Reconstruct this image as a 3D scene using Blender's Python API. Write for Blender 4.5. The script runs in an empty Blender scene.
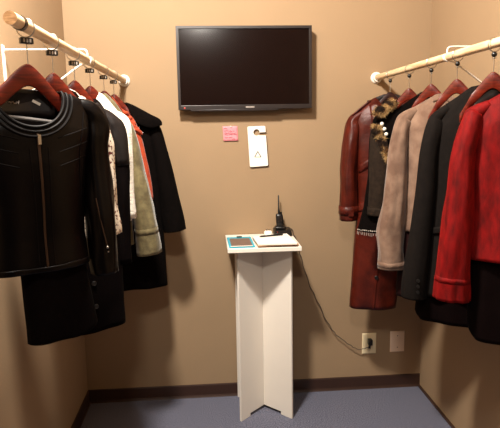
import bpy, math, random
from mathutils import Vector, Matrix, noise
R = math.radians
rnd = random.Random(7)
scene = bpy.context.scene
col = scene.collection

# ------------------------------------------------------------------ view
scene.view_settings.view_transform = 'Standard'
scene.view_settings.look = 'None'
scene.view_settings.gamma = 1
scene.view_settings.use_curve_mapping = False
scene.view_settings.exposure = 0.0

# ------------------------------------------------------------------ materials
def lin(c):
    return tuple(((v/255)/12.92 if v/255 <= .04045 else ((v/255+.055)/1.055)**2.4) for v in c)

def mat(name, c, rough=.6, metal=0, var=.12, vscale=20, bump=0, bscale=80, sheen=0, spec=.5, coat=0, c2=None, stretch=None, sheen_tint=None, detail=4, ramp=(.35, .65)):
    m = bpy.data.materials.new(name); m.use_nodes = True
    nt = m.node_tree; b = nt.nodes['Principled BSDF']
    c = lin(c); c2 = lin(c2) if c2 else tuple(v*(1-var) for v in c)
    b.inputs['Roughness'].default_value = rough; b.inputs['Metallic'].default_value = metal
    b.inputs['Specular IOR Level'].default_value = spec
    if coat: b.inputs['Coat Weight'].default_value = coat; b.inputs['Coat Roughness'].default_value = .15
    if sheen:
        b.inputs['Sheen Weight'].default_value = sheen; b.inputs['Sheen Roughness'].default_value = .4
        if sheen_tint: b.inputs['Sheen Tint'].default_value = (*lin(sheen_tint), 1)
    tc = nt.nodes.new('ShaderNodeTexCoord'); src = tc.outputs['Object']
    if stretch:
        mp = nt.nodes.new('ShaderNodeMapping'); mp.inputs['Scale'].default_value = stretch
        nt.links.new(src, mp.inputs['Vector']); src = mp.outputs['Vector']
    n = nt.nodes.new('ShaderNodeTexNoise'); n.inputs['Scale'].default_value = vscale; n.inputs['Detail'].default_value = detail
    nt.links.new(src, n.inputs['Vector'])
    r = nt.nodes.new('ShaderNodeValToRGB'); r.color_ramp.elements[0].position = ramp[0]; r.color_ramp.elements[1].position = ramp[1]
    r.color_ramp.elements[0].color = (*c2, 1); r.color_ramp.elements[1].color = (*c, 1)
    nt.links.new(n.outputs['Fac'], r.inputs['Fac']); nt.links.new(r.outputs['Color'], b.inputs['Base Color'])
    if bump:
        n2 = nt.nodes.new('ShaderNodeTexNoise'); n2.inputs['Scale'].default_value = bscale; n2.inputs['Detail'].default_value = 5
        nt.links.new(src, n2.inputs['Vector'])
        bp = nt.nodes.new('ShaderNodeBump'); bp.inputs['Strength'].default_value = bump; bp.inputs['Distance'].default_value = .004
        nt.links.new(n2.outputs['Fac'], bp.inputs['Height']); nt.links.new(bp.outputs['Normal'], b.inputs['Normal'])
    return m

M = dict(
    wall=mat('tan_wall_paint', (155, 130, 101), .75, var=.05, vscale=3, bump=.12, bscale=160, spec=.25),
    ceiling=mat('ceiling_paint', (215, 205, 190), .85, var=.04, vscale=4),
    base=mat('dark_baseboard_vinyl', (58, 36, 26), .45, var=.2, vscale=8),
    carpet=mat('blue_grey_carpet', (132, 134, 152), .95, c2=(58, 58, 70), vscale=185, bump=.9, bscale=260, spec=.1, detail=6),
    pole=mat('pale_pine_wood', (234, 210, 172), .42, c2=(208, 172, 128), vscale=14, stretch=(6, .5, 6), bump=.05),
    endgrain=mat('pine_end_grain', (232, 190, 140), .6, c2=(196, 146, 98), vscale=60, stretch=(1, 1, 4)),
    white_metal=mat('white_enamel_metal', (240, 234, 224), .35, var=.03),
    steel=mat('brushed_steel', (190, 186, 180), .28, metal=1, var=.1),
    dark_steel=mat('dark_steel', (92, 88, 84), .3, metal=1, var=.1),
    black_plastic=mat('black_plastic', (14, 13, 13), .35, var=.2),
    mahogany=mat('mahogany_wood', (100, 28, 12), .36, c2=(68, 16, 7), vscale=10, stretch=(2, 14, 14), spec=.3),
    dark_wood=mat('dark_brown_wood', (52, 24, 18), .35, c2=(28, 12, 9), vscale=10, stretch=(2, 14, 14), spec=.2),  # darker brown than the mahogany, used on one hanger
    bar=mat('grey_trouser_bar', (104, 100, 98), .45, metal=.3, var=.05),
    leather=mat('black_leather', (5, 2, 2), .36, c2=(3, 1, 1), vscale=16, bump=.14, bscale=60, spec=.16),
    leather_trim=mat('black_leather_piping', (6, 2, 2), .58, var=.2, spec=.12),
    lining=mat('dark_satin_lining', (26, 18, 17), .4, var=.3, vscale=10),
    black_cloth=mat('black_cloth', (6, 2, 2), .9, var=.3, vscale=50, bump=.2, bscale=300, spec=.06),
    black_wool=mat('black_wool', (10, 6, 5), .95, var=.4, vscale=70, bump=.5, bscale=200, spec=.06),
    brown_leather=mat('dark_brown_leather', (20, 12, 10), .62, var=.3, vscale=14, bump=.2, bscale=80, spec=.3),
    print_cloth=mat('white_cloth_with_maroon_specks', (232, 220, 200), .85, c2=(96, 34, 26), vscale=120, detail=1, ramp=(.38, .42)),
    white_fuzz=mat('white_fluffy_knit', (236, 230, 216), .95, var=.08, vscale=90, bump=.8, bscale=150, sheen=.3),
    olive=mat('olive_corduroy', (108, 97, 64), .9, c2=(80, 69, 42), vscale=34, bump=.3, bscale=200, sheen=.3),
    orange=mat('orange_knit', (172, 62, 18), .85, c2=(142, 44, 11), vscale=24, bump=.25, bscale=240, sheen=.2),
    maroon=mat('maroon_leather', (80, 23, 11), .42, c2=(52, 11, 5), vscale=12, bump=.35, bscale=60, spec=.28),
    charcoal=mat('charcoal_wool', (22, 18, 16), .9, var=.25, vscale=60, bump=.2, bscale=280, spec=.08),
    brown_wool=mat('blackish_brown_wool', (40, 30, 22), .92, c2=(28, 20, 14), vscale=60, bump=.3, bscale=240, spec=.15),
    tan_wool=mat('tan_suede', (132, 107, 90), .9, c2=(104, 80, 66), vscale=18, bump=.25, bscale=200, sheen=.25, spec=.2),
    velvet=mat('red_crushed_velvet', (122, 6, 6), .75, c2=(70, 2, 2), vscale=46, bump=.4, bscale=60, sheen=.2, sheen_tint=(255, 40, 30), spec=.15, stretch=(1, 1, .4), detail=7, ramp=(.28, .72)),
    dark_skirt=mat('black_crepe', (9, 2, 2), .9, var=.3, vscale=40, spec=.06),
    maroon_skirt=mat('dark_maroon_crepe', (28, 4, 4), .85, var=.3, vscale=40, spec=.15),
    fur_dark=mat('fur_dark', (46, 28, 16), .7, var=.3), fur_mid=mat('fur_mid', (132, 92, 52), .7, var=.3), fur_pale=mat('fur_pale', (208, 172, 116), .7, var=.2),
    pearl=mat('pearl', (240, 236, 226), .25, var=.03),
    zip=mat('bronze_zip', (66, 48, 36), .4, metal=.6, var=.2),
    tag=mat('woven_tag', (206, 196, 182), .8, var=.08),
    tag_ink=mat('silver_thread', (170, 160, 150), .7, var=.1),
    screen=mat('tv_screen_glass', (22, 12, 9), .14, var=.1, spec=.32),
    bezel=mat('tv_bezel_plastic', (34, 26, 24), .35, var=.08),
    tv_body=mat('tv_casing', (18, 15, 15), .5, var=.1),
    badge=mat('silver_badge', (188, 178, 170), .4, metal=.4, var=.05),
    led=mat('red_indicator', (200, 70, 60), .4, var=.05),
    pink=mat('pink_paper', (228, 138, 146), .8, var=.05, vscale=30),
    ink=mat('dark_pen_ink', (70, 16, 36), .7, var=.1),
    black_ink=mat('black_print', (14, 12, 11), .6, var=.1),
    card=mat('white_card', (244, 238, 226), .6, var=.02),
    board=mat('white_laminate', (232, 224, 212), .5, var=.025, vscale=6, spec=.35),
    teal=mat('turquoise_plastic', (38, 168, 196), .4, var=.05),
    lcd=mat('grey_tablet_screen', (104, 84, 78), .3, var=.06),
    paper=mat('white_paper', (246, 238, 224), .8, var=.03),
    folder=mat('manila_folder', (196, 150, 110), .75, var=.08),
    brown_cover=mat('brown_notebook_cover', (84, 54, 40), .6, var=.1),
    plate=mat('ivory_plastic', (236, 218, 178), .4, var=.03),
    plate_pale=mat('pale_plate_plastic', (236, 212, 188), .45, var=.04),
    cable=mat('grey_cable', (70, 58, 50), .5, var=.1),
)

# ------------------------------------------------------------------ builders
class MB:
    def __init__(s): s.v = []; s.f = []; s.mi = []
    def face(s, ids, mi=0): s.f.append(ids); s.mi.append(mi)
    def grid(s, rows, closed=False, mi=0, cap=False):
        b = len(s.v); n = len(rows[0])
        for r in rows: s.v += [tuple(p) for p in r]
        for j in range(len(rows)-1):
            for i in range(n if closed else n-1):
                k = (i+1) % n
                s.face((b+j*n+i, b+j*n+k, b+(j+1)*n+k, b+(j+1)*n+i), mi)
        if cap:
            s.face(tuple(b+i for i in reversed(range(n))), mi); s.face(tuple(b+(len(rows)-1)*n+i for i in range(n)), mi)
        return s
    def box(s, x0, x1, y0, y1, z0, z1, mi=0):
        return s.obox(Vector(((x0+x1)/2, (y0+y1)/2, (z0+z1)/2)), Matrix.Identity(3), (abs(x1-x0)/2, abs(y1-y0)/2, abs(z1-z0)/2), mi)
    def obox(s, c, rot, h, mi=0):
        b = len(s.v)
        for i in range(8):
            p = Vector(((1 if i & 1 else -1)*h[0], (1 if i & 2 else -1)*h[1], (1 if i & 4 else -1)*h[2]))
            s.v.append(tuple(Vector(c)+rot @ p))
        for q in ((0, 2, 3, 1), (4, 5, 7, 6), (0, 1, 5, 4), (2, 6, 7, 3), (0, 4, 6, 2), (1, 3, 7, 5)): s.face(tuple(b+i for i in q), mi)
        return s
    def tube(s, pts, r, n=10, mi=0, cap=True, closed_path=False):
        pts = [Vector(p) for p in pts]; rows = []; up = None
        rr = r if isinstance(r, (list, tuple)) else [r]*len(pts)
        N = len(pts)
        for i, p in enumerate(pts):
            if closed_path: t = (pts[(i+1) % N]-pts[i-1]).normalized()
            else: t = (pts[min(i+1, N-1)]-pts[max(i-1, 0)]).normalized()
            if up is None:
                up = Vector((0, 0, 1)) if abs(t.z) < .9 else Vector((0, 1, 0))
            a = t.cross(up)
            if a.length < 1e-5: a = t.orthogonal()
            a.normalize(); bb = a.cross(t).normalized(); up = bb
            rows.append([p+(a*math.cos(2*math.pi*k/n)+bb*math.sin(2*math.pi*k/n))*rr[i] for k in range(n)])
        if closed_path: rows.append(rows[0]); cap = False
        return s.grid(rows, True, mi, cap)
    def lathe(s, prof, c=(0, 0, 0), rot=None, n=24, mi=0):
        rot = rot or Matrix.Identity(3); c = Vector(c)
        rows = [[c+rot @ Vector((r*math.cos(2*math.pi*k/n), r*math.sin(2*math.pi*k/n), z)) for k in range(n)] for r, z in prof]
        return s.grid(rows, True, mi, True)
    def sphere(s, c, r, n=10, mi=0):
        return s.lathe([(max(1e-4, r*math.sin(math.pi*i/n)), -r*math.cos(math.pi*i/n)) for i in range(n+1)], c, n=n*2, mi=mi)
    def prism(s, poly, y0, y1, mi=0):           # polygon in x,z extruded in y
        b = len(s.v); n = len(poly)
        s.v += [(x, y0, z) for x, z in poly]+[(x, y1, z) for x, z in poly]
        s.face(tuple(range(b, b+n)), mi); s.face(tuple(b+n+i for i in reversed(range(n))), mi)
        for i in range(n): s.face((b+i, b+n+i, b+n+(i+1) % n, b+(i+1) % n), mi)
        return s
    def build(s, name, m, parent=None, origin=None, smooth=True, solid=0, bevel=0, sub=0, angle=40):
        me = bpy.data.meshes.new(name)
        o0 = Vector(origin) if origin is not None else Vector((0, 0, 0)); q = parent
        while origin is None and q is not None:
            if 'o' in q: o0 = Vector(q['o']); break
            q = q.parent
        me.from_pydata([tuple(Vector(p)-o0) for p in s.v], [], s.f)
        import bmesh
        bm = bmesh.new(); bm.from_mesh(me); bmesh.ops.remove_doubles(bm, verts=bm.verts, dist=1e-5)
        bmesh.ops.recalc_face_normals(bm, faces=bm.faces); bm.to_mesh(me); bm.free()
        ms = m if isinstance(m, (list, tuple)) else [m]
        for x in ms: me.materials.append(M[x])
        if len(ms) > 1 and len(me.polygons) == len(s.mi):
            me.polygons.foreach_set('material_index', s.mi)
        if smooth:
            me.polygons.foreach_set('use_smooth', [True]*len(me.polygons))
            if angle and not solid: me.set_sharp_from_angle(angle=R(angle))
        o = bpy.data.objects.new(name, me); col.objects.link(o)
        if origin is not None: o.location = origin
        if parent is not None: o.parent = parent
        if bevel:
            b = o.modifiers.new('bevel', 'BEVEL'); b.width = bevel; b.segments = 2; b.limit_method = 'ANGLE'
        if solid:
            b = o.modifiers.new('solid', 'SOLIDIFY'); b.thickness = solid; b.offset = 0
        if sub:
            b = o.modifiers.new('sub', 'SUBSURF'); b.levels = sub; b.render_levels = sub
        return o

def tag(o, label, cat, group=None):
    o['label'] = label; o['category'] = cat
    if group: o['group'] = group
    return o
def struct(o): o['kind'] = 'structure'; return o
def thing(name, label, cat, loc, yaw=0, group=None):
    """Empty at the thing's base. Children meshes are written in a local frame: x,y relative, z absolute minus base z."""
    e = bpy.data.objects.new(name, None); e.empty_display_size = .05; col.objects.link(e)
    e.location = loc; e.rotation_euler.z = R(yaw)
    tag(e, label, cat, group); return e
def clean(e):
    if 'o' in e: del e['o']
def interp(tbl, x):
    if x <= tbl[0][0]: return tbl[0][1:] if len(tbl[0]) > 2 else tbl[0][1]
    for a, b in zip(tbl, tbl[1:]):
        if x <= b[0]:
            t = (x-a[0])/(b[0]-a[0]); t2 = t
            if len(a) > 2: return tuple(p+(q-p)*t2 for p, q in zip(a[1:], b[1:]))
            return a[1]+(b[1]-a[1])*t2
    return tbl[-1][1:] if len(tbl[-1]) > 2 else tbl[-1][1]
def smooth(tbl):                                 # Catmull-Rom resample of a table of tuples
    out = []; n = len(tbl)
    for i in range(n-1):
        p0, p1, p2, p3 = tbl[max(i-1, 0)], tbl[i], tbl[i+1], tbl[min(i+2, n-1)]
        for k in range(6):
            t = k/6
            out.append(tuple(.5*((2*b)+(c-a)*t+(2*a-5*b+4*c-d)*t*t+(-a+3*b-3*c+d)*t**3) for a, b, c, d in zip(p0, p1, p2, p3)))
    out.append(tuple(tbl[-1])); return out

# ------------------------------------------------------------------ camera
CD = 2.85; CF, CYAW, CPIT, CROL, CH = 548.75, .0725845, .1583735, -.0172982, 1.47118
Fv = Vector((math.sin(CYAW)*math.cos(CPIT), math.cos(CYAW)*math.cos(CPIT), -math.sin(CPIT)))
Rv = Vector((math.cos(CYAW), -math.sin(CYAW), 0)); Uv = Rv.cross(Fv)
R2 = Rv*math.cos(CROL)+Uv*math.sin(CROL); U2 = -Rv*math.sin(CROL)+Uv*math.cos(CROL)
cd = bpy.data.cameras.new('camera'); cam = bpy.data.objects.new('camera', cd); col.objects.link(cam)
mw = Matrix((( R2.x, U2.x, -Fv.x, 0), (R2.y, U2.y, -Fv.y, -CD), (R2.z, U2.z, -Fv.z, CH), (0, 0, 0, 1)))
cam.matrix_world = mw; cd.sensor_fit = 'HORIZONTAL'; cd.sensor_width = 36; cd.lens = CF*36/500; cd.clip_start = .05
scene.camera = cam

# ------------------------------------------------------------------ room
LX, RX, FY, HZ = -.69, 1.155, -3.3, 2.75
def wallbox(name, a, m='wall'):
    return struct(MB().box(*a).build(name, m, smooth=False))
wallbox('wall_back', (LX-.1, RX+.1, 0, .1, -.1, HZ+.1))
wallbox('wall_left', (LX-.1, LX, FY, 0, -.1, HZ+.1))
wallbox('wall_right', (RX, RX+.1, FY, 0, -.1, HZ+.1))
wallbox('floor', (LX, RX, FY, 0, -.1, 0), 'carpet')
wallbox('ceiling', (LX-.1, RX+.1, FY, .1, HZ, HZ+.1), 'ceiling')
def baseboard(name, pts):
    struct(MB().prism(pts, 0, 1).build(name, 'base', smooth=False)); return bpy.data.objects[name]
# cove profile swept along the wall
def cove(name, p0, p1, inward):
    mb = MB(); pr = [(0, 0), (.012, 0), (.009, .006), (.006, .014), (.005, .068), (.003, .073), (0, .074)]
    rows = []
    for p in (p0, p1): rows.append([Vector(p)+Vector(inward)*d+Vector((0, 0, z)) for d, z in pr])
    mb.grid(rows, True, 0, True); struct(mb.build(name, 'base', smooth=False))
cove('baseboard_back', (LX, 0, 0), (RX, 0, 0), (0, -1, 0))
cove('baseboard_left', (LX, FY, 0), (LX, 0, 0), (1, 0, 0))
# low carpet edge where the floor meets the right wall
struct(MB().box(RX-.012, RX, FY, -.013, 0, .010).build('trim_1', 'base', smooth=False))

# ------------------------------------------------------------------ lights
w = bpy.data.worlds.new('world'); scene.world = w; w.use_nodes = True
w.node_tree.nodes['Background'].inputs[0].default_value = (1, .72, .48, 1)
w.node_tree.nodes['Background'].inputs[1].default_value = .002
for nm, e_, p_ in (('downlight', 360, (-.24, -1.45, 2.70)), ('downlight', 80, (-.05, -2.95, 2.60))):
    ld = bpy.data.lights.new(nm, 'SPOT'); ld.energy = e_; ld.color = (1, .92, .82); ld.shadow_soft_size = .10
    ld.spot_size = R(172); ld.spot_blend = .15
    lo = bpy.data.objects.new(nm, ld); lo.location = p_; col.objects.link(lo)

# ------------------------------------------------------------------ television
t = thing('television', 'flat black television mounted on the tan back wall', 'television', (.19, 0, 1.555))
t['o'] = (.19, 0, 1.555)
x0, x1, z0, z1 = -.1435, .5235, 1.557, 1.957
MB().box(x0, x1, -.058, -.028, z0, z1).build('casing', 'tv_body', t, bevel=.004)
MB().box(x0+.12, x1-.12, -.03, -.012, z0+.06, z1-.09).build('rear_housing', 'tv_body', t, bevel=.01)
MB().box(.07, .31, -.02, 0, z0+.1, z1-.12).build('wall_mount', 'dark_steel', t, bevel=.003)
fr = MB(); b = .0135; bb = .021
def ring(o, i, y0, y1, mb):
    rows = []
    for (a, y) in ((o, y0+.004), (o, y1), (i, y1), (i, y0)):
        rows.append([(a[0], y, a[2]), (a[1], y, a[2]), (a[1], y, a[3]), (a[0], y, a[3])])
    mb.grid(rows, True)
ring((x0, x1, z0, z1), (x0+b, x1-b, z0+bb, z1-b), -.058, -.07, fr)
fr.build('bezel', 'bezel', t, smooth=False, bevel=.001)
MB().box(x0+b-.002, x1-b+.002, -.063, -.057, z0+bb-.002, z1-b+.002).build('screen', 'screen', t, smooth=False)
bar = MB().box(x0+.06, x1-.17, -.0695, -.058, z0-.008, z0+.001)
bar.build('lower_lip', 'bezel', t, bevel=.002)
bd = MB()
for k, w_ in enumerate((.0045, .005, .006, .0045, .0045, .005, .005)):     # seven tiny silver capitals, unreadable in the photo
    cx = .191+k*.0063
    bd.box(cx, cx+.0042, -.0712, -.0695, z0+.006, z0+.0135)
bd.build('brand_badge', 'badge', t, smooth=False)
ld_ = MB().lathe([(.0001, 0), (.004, 0), (.004, .002), (.0001, .003)], (x0+.031, -.070, z0+.009), Matrix.Rotation(R(90), 3, 'X'), 12)
ld_.build('indicator_light', 'led', t)
clean(t)

# ------------------------------------------------------------------ sticky note and door hanger on the wall
t = thing('sticky_note', 'small pink handwritten note pinned to the wall under the television', 'note', (.112, 0, 1.398)); t['o'] = (.112, 0, 1.398)
rows = []
for j in range(7):
    z = 1.399+.075*j/6
    rows.append([(.074+.076*i/6+.003*(1-j/6), -.0012-.005*(1-j/6)**2, z) for i in range(7)])
MB().grid(rows).build('paper_sheet', 'pink', t, solid=.0008)
sc = MB()
def scribble(mb, x0, x1, z, h, seed, y=-.0085, r=.0010, f=1.0, n=None):
    rr = random.Random(seed); n = n or int((x1-x0)/.0018)
    pts = [(x0+(x1-x0)*i/n, y, z+h*(rr.random()-.5)) for i in range(n+1)]
    mb.tube(pts, r, 5)
def ny(z): return -.0026-.005*(1-(z-1.399)/.075)**2
for z, segs in ((1.4625, ((.082, .098),)), (1.449, ((.083, .103), (.108, .122), (.126, .134))), (1.4385, ((.084, .108), (.112, .140))),
                (1.431, ((.084, .102), (.105, .128), (.131, .147))), (1.416, ((.084, .098), (.103, .122))), (1.408, ((.122, .136),))):
    for a, b_ in segs: scribble(sc, a, b_, z, .006, int(a*9999+z*77), ny(z))
sc.build('handwriting', 'ink', t)
MB().lathe([(.0001, 0), (.0035, 0), (.0035, .004), (.0022, .007), (.0001, .0085)], (.117, .0, 1.472), Matrix.Rotation(R(90), 3, 'X'), 12).build('push_pin', 'card', t)
clean(t)

t = thing('door_hanger', 'white card door hanger with a triangle symbol, stuck on the back wall', 'door hanger', (.255, 0, 1.26)); t['o'] = (.255, 0, 1.26)
A, B, C_, D_ = (.2005, 1.4705), (.2925, 1.4725), (.3055, 1.268), (.2105, 1.2625)
def lp(p, q, s): return (p[0]+(q[0]-p[0])*s, p[1]+(q[1]-p[1])*s)
poly = []
def corner(p, a, b, r=.008):
    da = Vector((a[0]-p[0], a[1]-p[1])).normalized()*r; db = Vector((b[0]-p[0], b[1]-p[1])).normalized()*r
    for k in range(5):
        s = k/4; q = Vector(p)+da*(1-s)**2+db*s**2; poly.append((q.x, q.y))
corner(D_, A, C_); corner(C_, D_, B)
sl = lp(B, C_, .222); su = lp(B, C_, .155)
poly.append((sl[0], sl[1]-.003))
hc = (.2475, 1.440); hr = .0165
poly.append((.262, 1.4245))
for k in range(13):
    a = R(-50)-R(k*25.0)
    poly.append((hc[0]+hr*math.cos(a), hc[1]+hr*math.sin(a)))
poly.append((.2605, 1.4395)); poly.append((su[0], su[1]))
corner(B, C_, A); corner(A, B, D_)
MB().prism(poly, -.012, -.008).build('card', 'card', t, smooth=False)
pk = MB().prism([(x+.0035, z-.004) for x, z in poly], -.0075, -.0005); pk.build('card_shade_layer', 'brown_cover', t, smooth=False)  # offset copy of the card; its dark brown puts in the shade behind it
tr = MB(); P = [(.2355, -.0123, 1.3145), (.2685, -.0123, 1.3135), (.2520, -.0123, 1.3430)]
tr.tube([P[2], P[0]], .0019, 6); tr.tube([P[1], P[2]], .0019, 6)
for k in range(6):
    a = .2355+.033*k/6; tr.tube([(a, -.0123, 1.3142), (a+.0036, -.0123, 1.3141)], .0017, 6)
tr.build('triangle_symbol', 'black_ink', t)
clean(t)

# ------------------------------------------------------------------ wall plates and cord
def plate(name, label, cat, x0, x1, z0, z1, m):
    t = thing(name, label, cat, ((x0+x1)/2, 0, z0)); t['o'] = ((x0+x1)/2, 0, z0)
    rows = []
    for i_, y in ((0, 0), (0, -.003), (.004, -.006), (.010, -.0065)):
        rows.append([(x0+i_, y, z0+i_), (x1-i_, y, z0+i_), (x1-i_, y, z1-i_), (x0+i_, y, z1-i_)])
    MB().grid(rows, True, 0, True).build('cover_plate', m, t, smooth=False)
    return t
t = plate('power_outlet', 'ivory power outlet low on the back wall with a black plug in it', 'outlet', .820, .899, .207, .326, 'plate')
o = MB()
for zc in (.292, .240):
    o.lathe([(.0001, 0), (.0165, 0), (.0165, .0015), (.0001, .002)], (.8595, -.0065, zc), Matrix.Rotation(R(90), 3, 'X'), 20)
o.build('socket_face', 'plate', t)
sl_ = MB()
for dx in (-.006, .006): sl_.box(.8595+dx-.001, .8595+dx+.001, -.0089, -.008, .236, .246)
sl_.build('socket_slot', 'black_ink', t, smooth=False)
clean(t)
t = plate('blank_wall_plate', 'blank pale cover plate on the back wall, right of the outlet', 'wall plate', .979, 1.060, .211, .331, 'plate_pale')
for zc in (.305, .238): MB().lathe([(.0001, 0), (.0028, 0), (.0022, .0012), (.0001, .0015)], (1.0195, -.0063, zc), Matrix.Rotation(R(90), 3, 'X'), 10).build('screw', 'brown_cover', t)
clean(t)

cord_pts = smooth([(.404, -.008, .925), (.424, -.007, .930), (.437, -.008, .905), (.452, -.012, .86), (.464, -.014, .816), (.476, -.015, .772), (.507, -.016, .666), (.530, -.016, .60), (.567, -.018, .524),
              (.606, -.020, .432), (.640, -.02, .375), (.665, -.022, .338), (.705, -.023, .303), (.747, -.024, .270), (.775, -.026, .252), (.795, -.028, .245), (.83, -.034, .252), (.848, -.036, .262)])
pts = [(x+.0022*math.sin(i*.9), y, z+.0015*math.sin(i*1.3)) for i, (x, y, z) in enumerate(cord_pts)]
cord_pts = pts


# ------------------------------------------------------------------ pedestal stand
t = thing('pedestal_stand', 'tall white pedestal stand with crossed board base against the back wall', 'stand', (.253, -.148, 0)); t['o'] = (.253, -.148, 0)
ZT = .908
def board(name, a, b, thick):
    a = Vector(a); b = Vector(b); L = (b-a).length; d = (b-a).normalized(); n = Vector((-d.y, d.x))
    pr = [(0, 0), (.19*L, 0), (.19*L, .017), (.81*L, .017), (.81*L, 0), (L, 0), (L, .888), (0, .888)]
    mb = MB(); k = len(pr)
    for sgn in (-1, 1):
        for s, z in pr:
            q = a+d*s+n*thick*sgn; mb.v.append((q.x, q.y, z))
    mb.face(tuple(range(k))); mb.face(tuple(2*k-1-i for i in range(k)))
    for i in range(k): mb.face((i, (i+1) % k, k+(i+1) % k, k+i))
    return mb.build(name, 'board', t, smooth=False, bevel=.0012)
board('support_board', (.122, -.279), (.384, -.017), .0055)
board('support_board', (.386, -.279), (.124, -.017), .0055)
MB().prism([(0, 0)]*0 or [(.0745, .888), (.4235, .888), (.4235, ZT), (.0745, ZT)], -.352, -.008).build('top_board', 'board', t, smooth=False, bevel=.002)
clean(t)

# tablet
rt = Matrix.Rotation(R(1.2), 3, 'Z'); tc = Vector((.1415, -.224, ZT))
t = thing('writing_tablet', 'turquoise rimmed writing tablet lying on the white stand', 'tablet', tuple(tc)); t['o'] = tuple(tc)
MB().obox(tc+Vector((0, 0, .0045)), rt, (.061, .112, .0045)).build('shell', 'teal', t, bevel=.003)
MB().obox(tc+Vector((0, -.018, .0094)), rt, (.050, .086, .0008)).build('screen', 'lcd', t, smooth=False)
MB().obox(tc+Vector((0, -.110, .0092)), rt, (.052, .0035, .001)).build('front_trim', 'board', t, smooth=False)
MB().obox(tc+Vector((0, .098, .0115)), rt, (.013, .007, .003)).build('button', 'black_plastic', t, bevel=.001)
clean(t)

# stack of papers: notebook, folder, pad
def slab(name, label, cat, pts, z0, z1, m, group=None, bev=.001):
    c = (sum(p[0] for p in pts)/4, sum(p[1] for p in pts)/4, z0)
    mb = MB(); mb.v = [(x, y, z0) for x, y in pts]+[(x, y, z1) for x, y in pts]
    mb.face((3, 2, 1, 0)); mb.face((4, 5, 6, 7))
    for i in range(4): mb.face((i, (i+1) % 4, 4+(i+1) % 4, 4+i))
    return tag(mb.build(name, m, None, origin=c, smooth=False, bevel=bev), label, cat, group)
slab('notebook', 'thin dark brown notebook at the bottom of the paper stack', 'notebook', [(.2255, -.335), (.330, -.338), (.335, -.14), (.225, -.14)], ZT, ZT+.006, 'brown_cover')
slab('folder', 'tan folder under the white paper pad on the stand', 'folder', [(.217, -.348), (.4115, -.338), (.396, -.122), (.206, -.152)], ZT+.006, ZT+.012, 'folder')
slab('paper_pad', 'pad of white paper on top of the tan folder', 'paper', [(.217, -.347), (.4015, -.355), (.385, -.124), (.206, -.170)], ZT+.012, ZT+.021, 'paper')
t = thing('pen', 'black pen lying across the back of the white paper pad', 'pen', (.297, -.185, ZT+.021)); t['o'] = (.297, -.185, ZT+.021)
pa, pb = Vector((.236, -.205, ZT+.0255)), Vector((.358, -.170, ZT+.0255)); 
def along(s): return pa+(pb-pa)*s
MB().tube([along(0), along(.04), along(.10), along(.62)], [.001, .003, .0044, .0044], 10).build('barrel', 'black_plastic', t)
MB().tube([along(.60), along(.62), along(.98), along(1)], [.0044, .0048, .0047, .003], 10).build('cap', 'black_plastic', t)
MB().tube([along(.97)+Vector((0, 0, .005)), along(.72)+Vector((0, 0, .0055))], .0012, 6).build('clip', 'dark_steel', t)
clean(t)
# small white adapter
t = thing('plug_adapter', 'small white plug adapter on the stand beside the charger', 'adapter', (.296, -.062, ZT)); t['o'] = (.296, -.062, ZT)
MB().box(.275, .316, -.082, -.044, ZT, ZT+.026).build('casing', 'card', t, bevel=.008)
MB().tube([(.288, -.063, ZT+.025), (.288, -.063, ZT+.036)], .0028, 8).tube([(.303, -.063, ZT+.025), (.303, -.063, ZT+.034)], .0028, 8).build('prongs', 'steel', t)
clean(t)
# charger cradle + radio
t = thing('charger_cradle', 'black charger cradle on the stand, its cord trailing down to the outlet', 'charger', (.371, -.06, ZT)); t['o'] = (.371, -.06, ZT)
pr = [(-.105, 0), (-.105, .016), (-.092, .026), (-.082, .031), (-.045, .037), (-.020, .037), (-.014, .03), (-.014, 0)]
mb = MB(); rows = []
for x, s in ((.325, .85), (.330, 1), (.410, 1), (.416, .85)):
    rows.append([(x, -.06+(y+.06)*s, ZT+z*s) for y, z in pr])
mb.grid(rows, True, 0, True).build('cradle_body', 'black_plastic', t, bevel=.003)
MB().box(.333, .388, -.074, -.028, ZT+.034, ZT+.047).build('cup', 'black_plastic', t, bevel=.004)
MB().sphere((.340, -.098, ZT+.024), .0022, 6).build('indicator_light', 'led', t)
cb = MB().tube(cord_pts, .0021, 8).build('power_cable', 'cable', t)
MB().obox((.8585, -.024, .283), Matrix.Rotation(R(0), 3, 'X'), (.011, .0155, .016)).obox((.854, -.033, .262), Matrix.Rotation(R(12), 3, 'Y'), (.005, .006, .012)).build('plug', 'black_plastic', cb, bevel=.003)
clean(t)
t = thing('two_way_radio', 'black two-way radio with long antenna standing in the charger', 'radio', (.36, -.05, ZT+.044)); t['o'] = (.36, -.05, ZT+.044)
rows = []
for z, hx, hy in ((ZT+.046, .017, .013), (ZT+.05, .019, .015), (ZT+.07, .0195, .016), (ZT+.10, .0185, .0155), (ZT+.108, .017, .014), (ZT+.111, .014, .011)):
    cy = -.052+.10*(z-ZT-.046)
    r_ = []
    for k in range(16):
        a = 2*math.pi*k/16; cx_, sy_ = math.cos(a), math.sin(a)
        r_.append((.360-.06*(z-ZT-.046)+hx*math.copysign(abs(cx_)**.5, cx_), cy+hy*math.copysign(abs(sy_)**.5, sy_), z))
    rows.append(r_)
MB().grid(rows, True, 0, True).build('radio_body', 'black_plastic', t)
g = MB()
for k in range(5): g.box(.347, .369, -.0695+.0012*k, -.064+.0012*k, ZT+.074+k*.0055, ZT+.077+k*.0055)
g.build('speaker_grille', 'bezel', t, smooth=False)
MB().tube([(.355, -.045, ZT+.105), (.3547, -.044, ZT+.130), (.3545, -.042, ZT+.138), (.354, -.039, ZT+.203), (.354, -.037, ZT+.207)], [.0058, .0055, .0042, .0034, .0022], 10).build('antenna', 'black_plastic', t)
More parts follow.
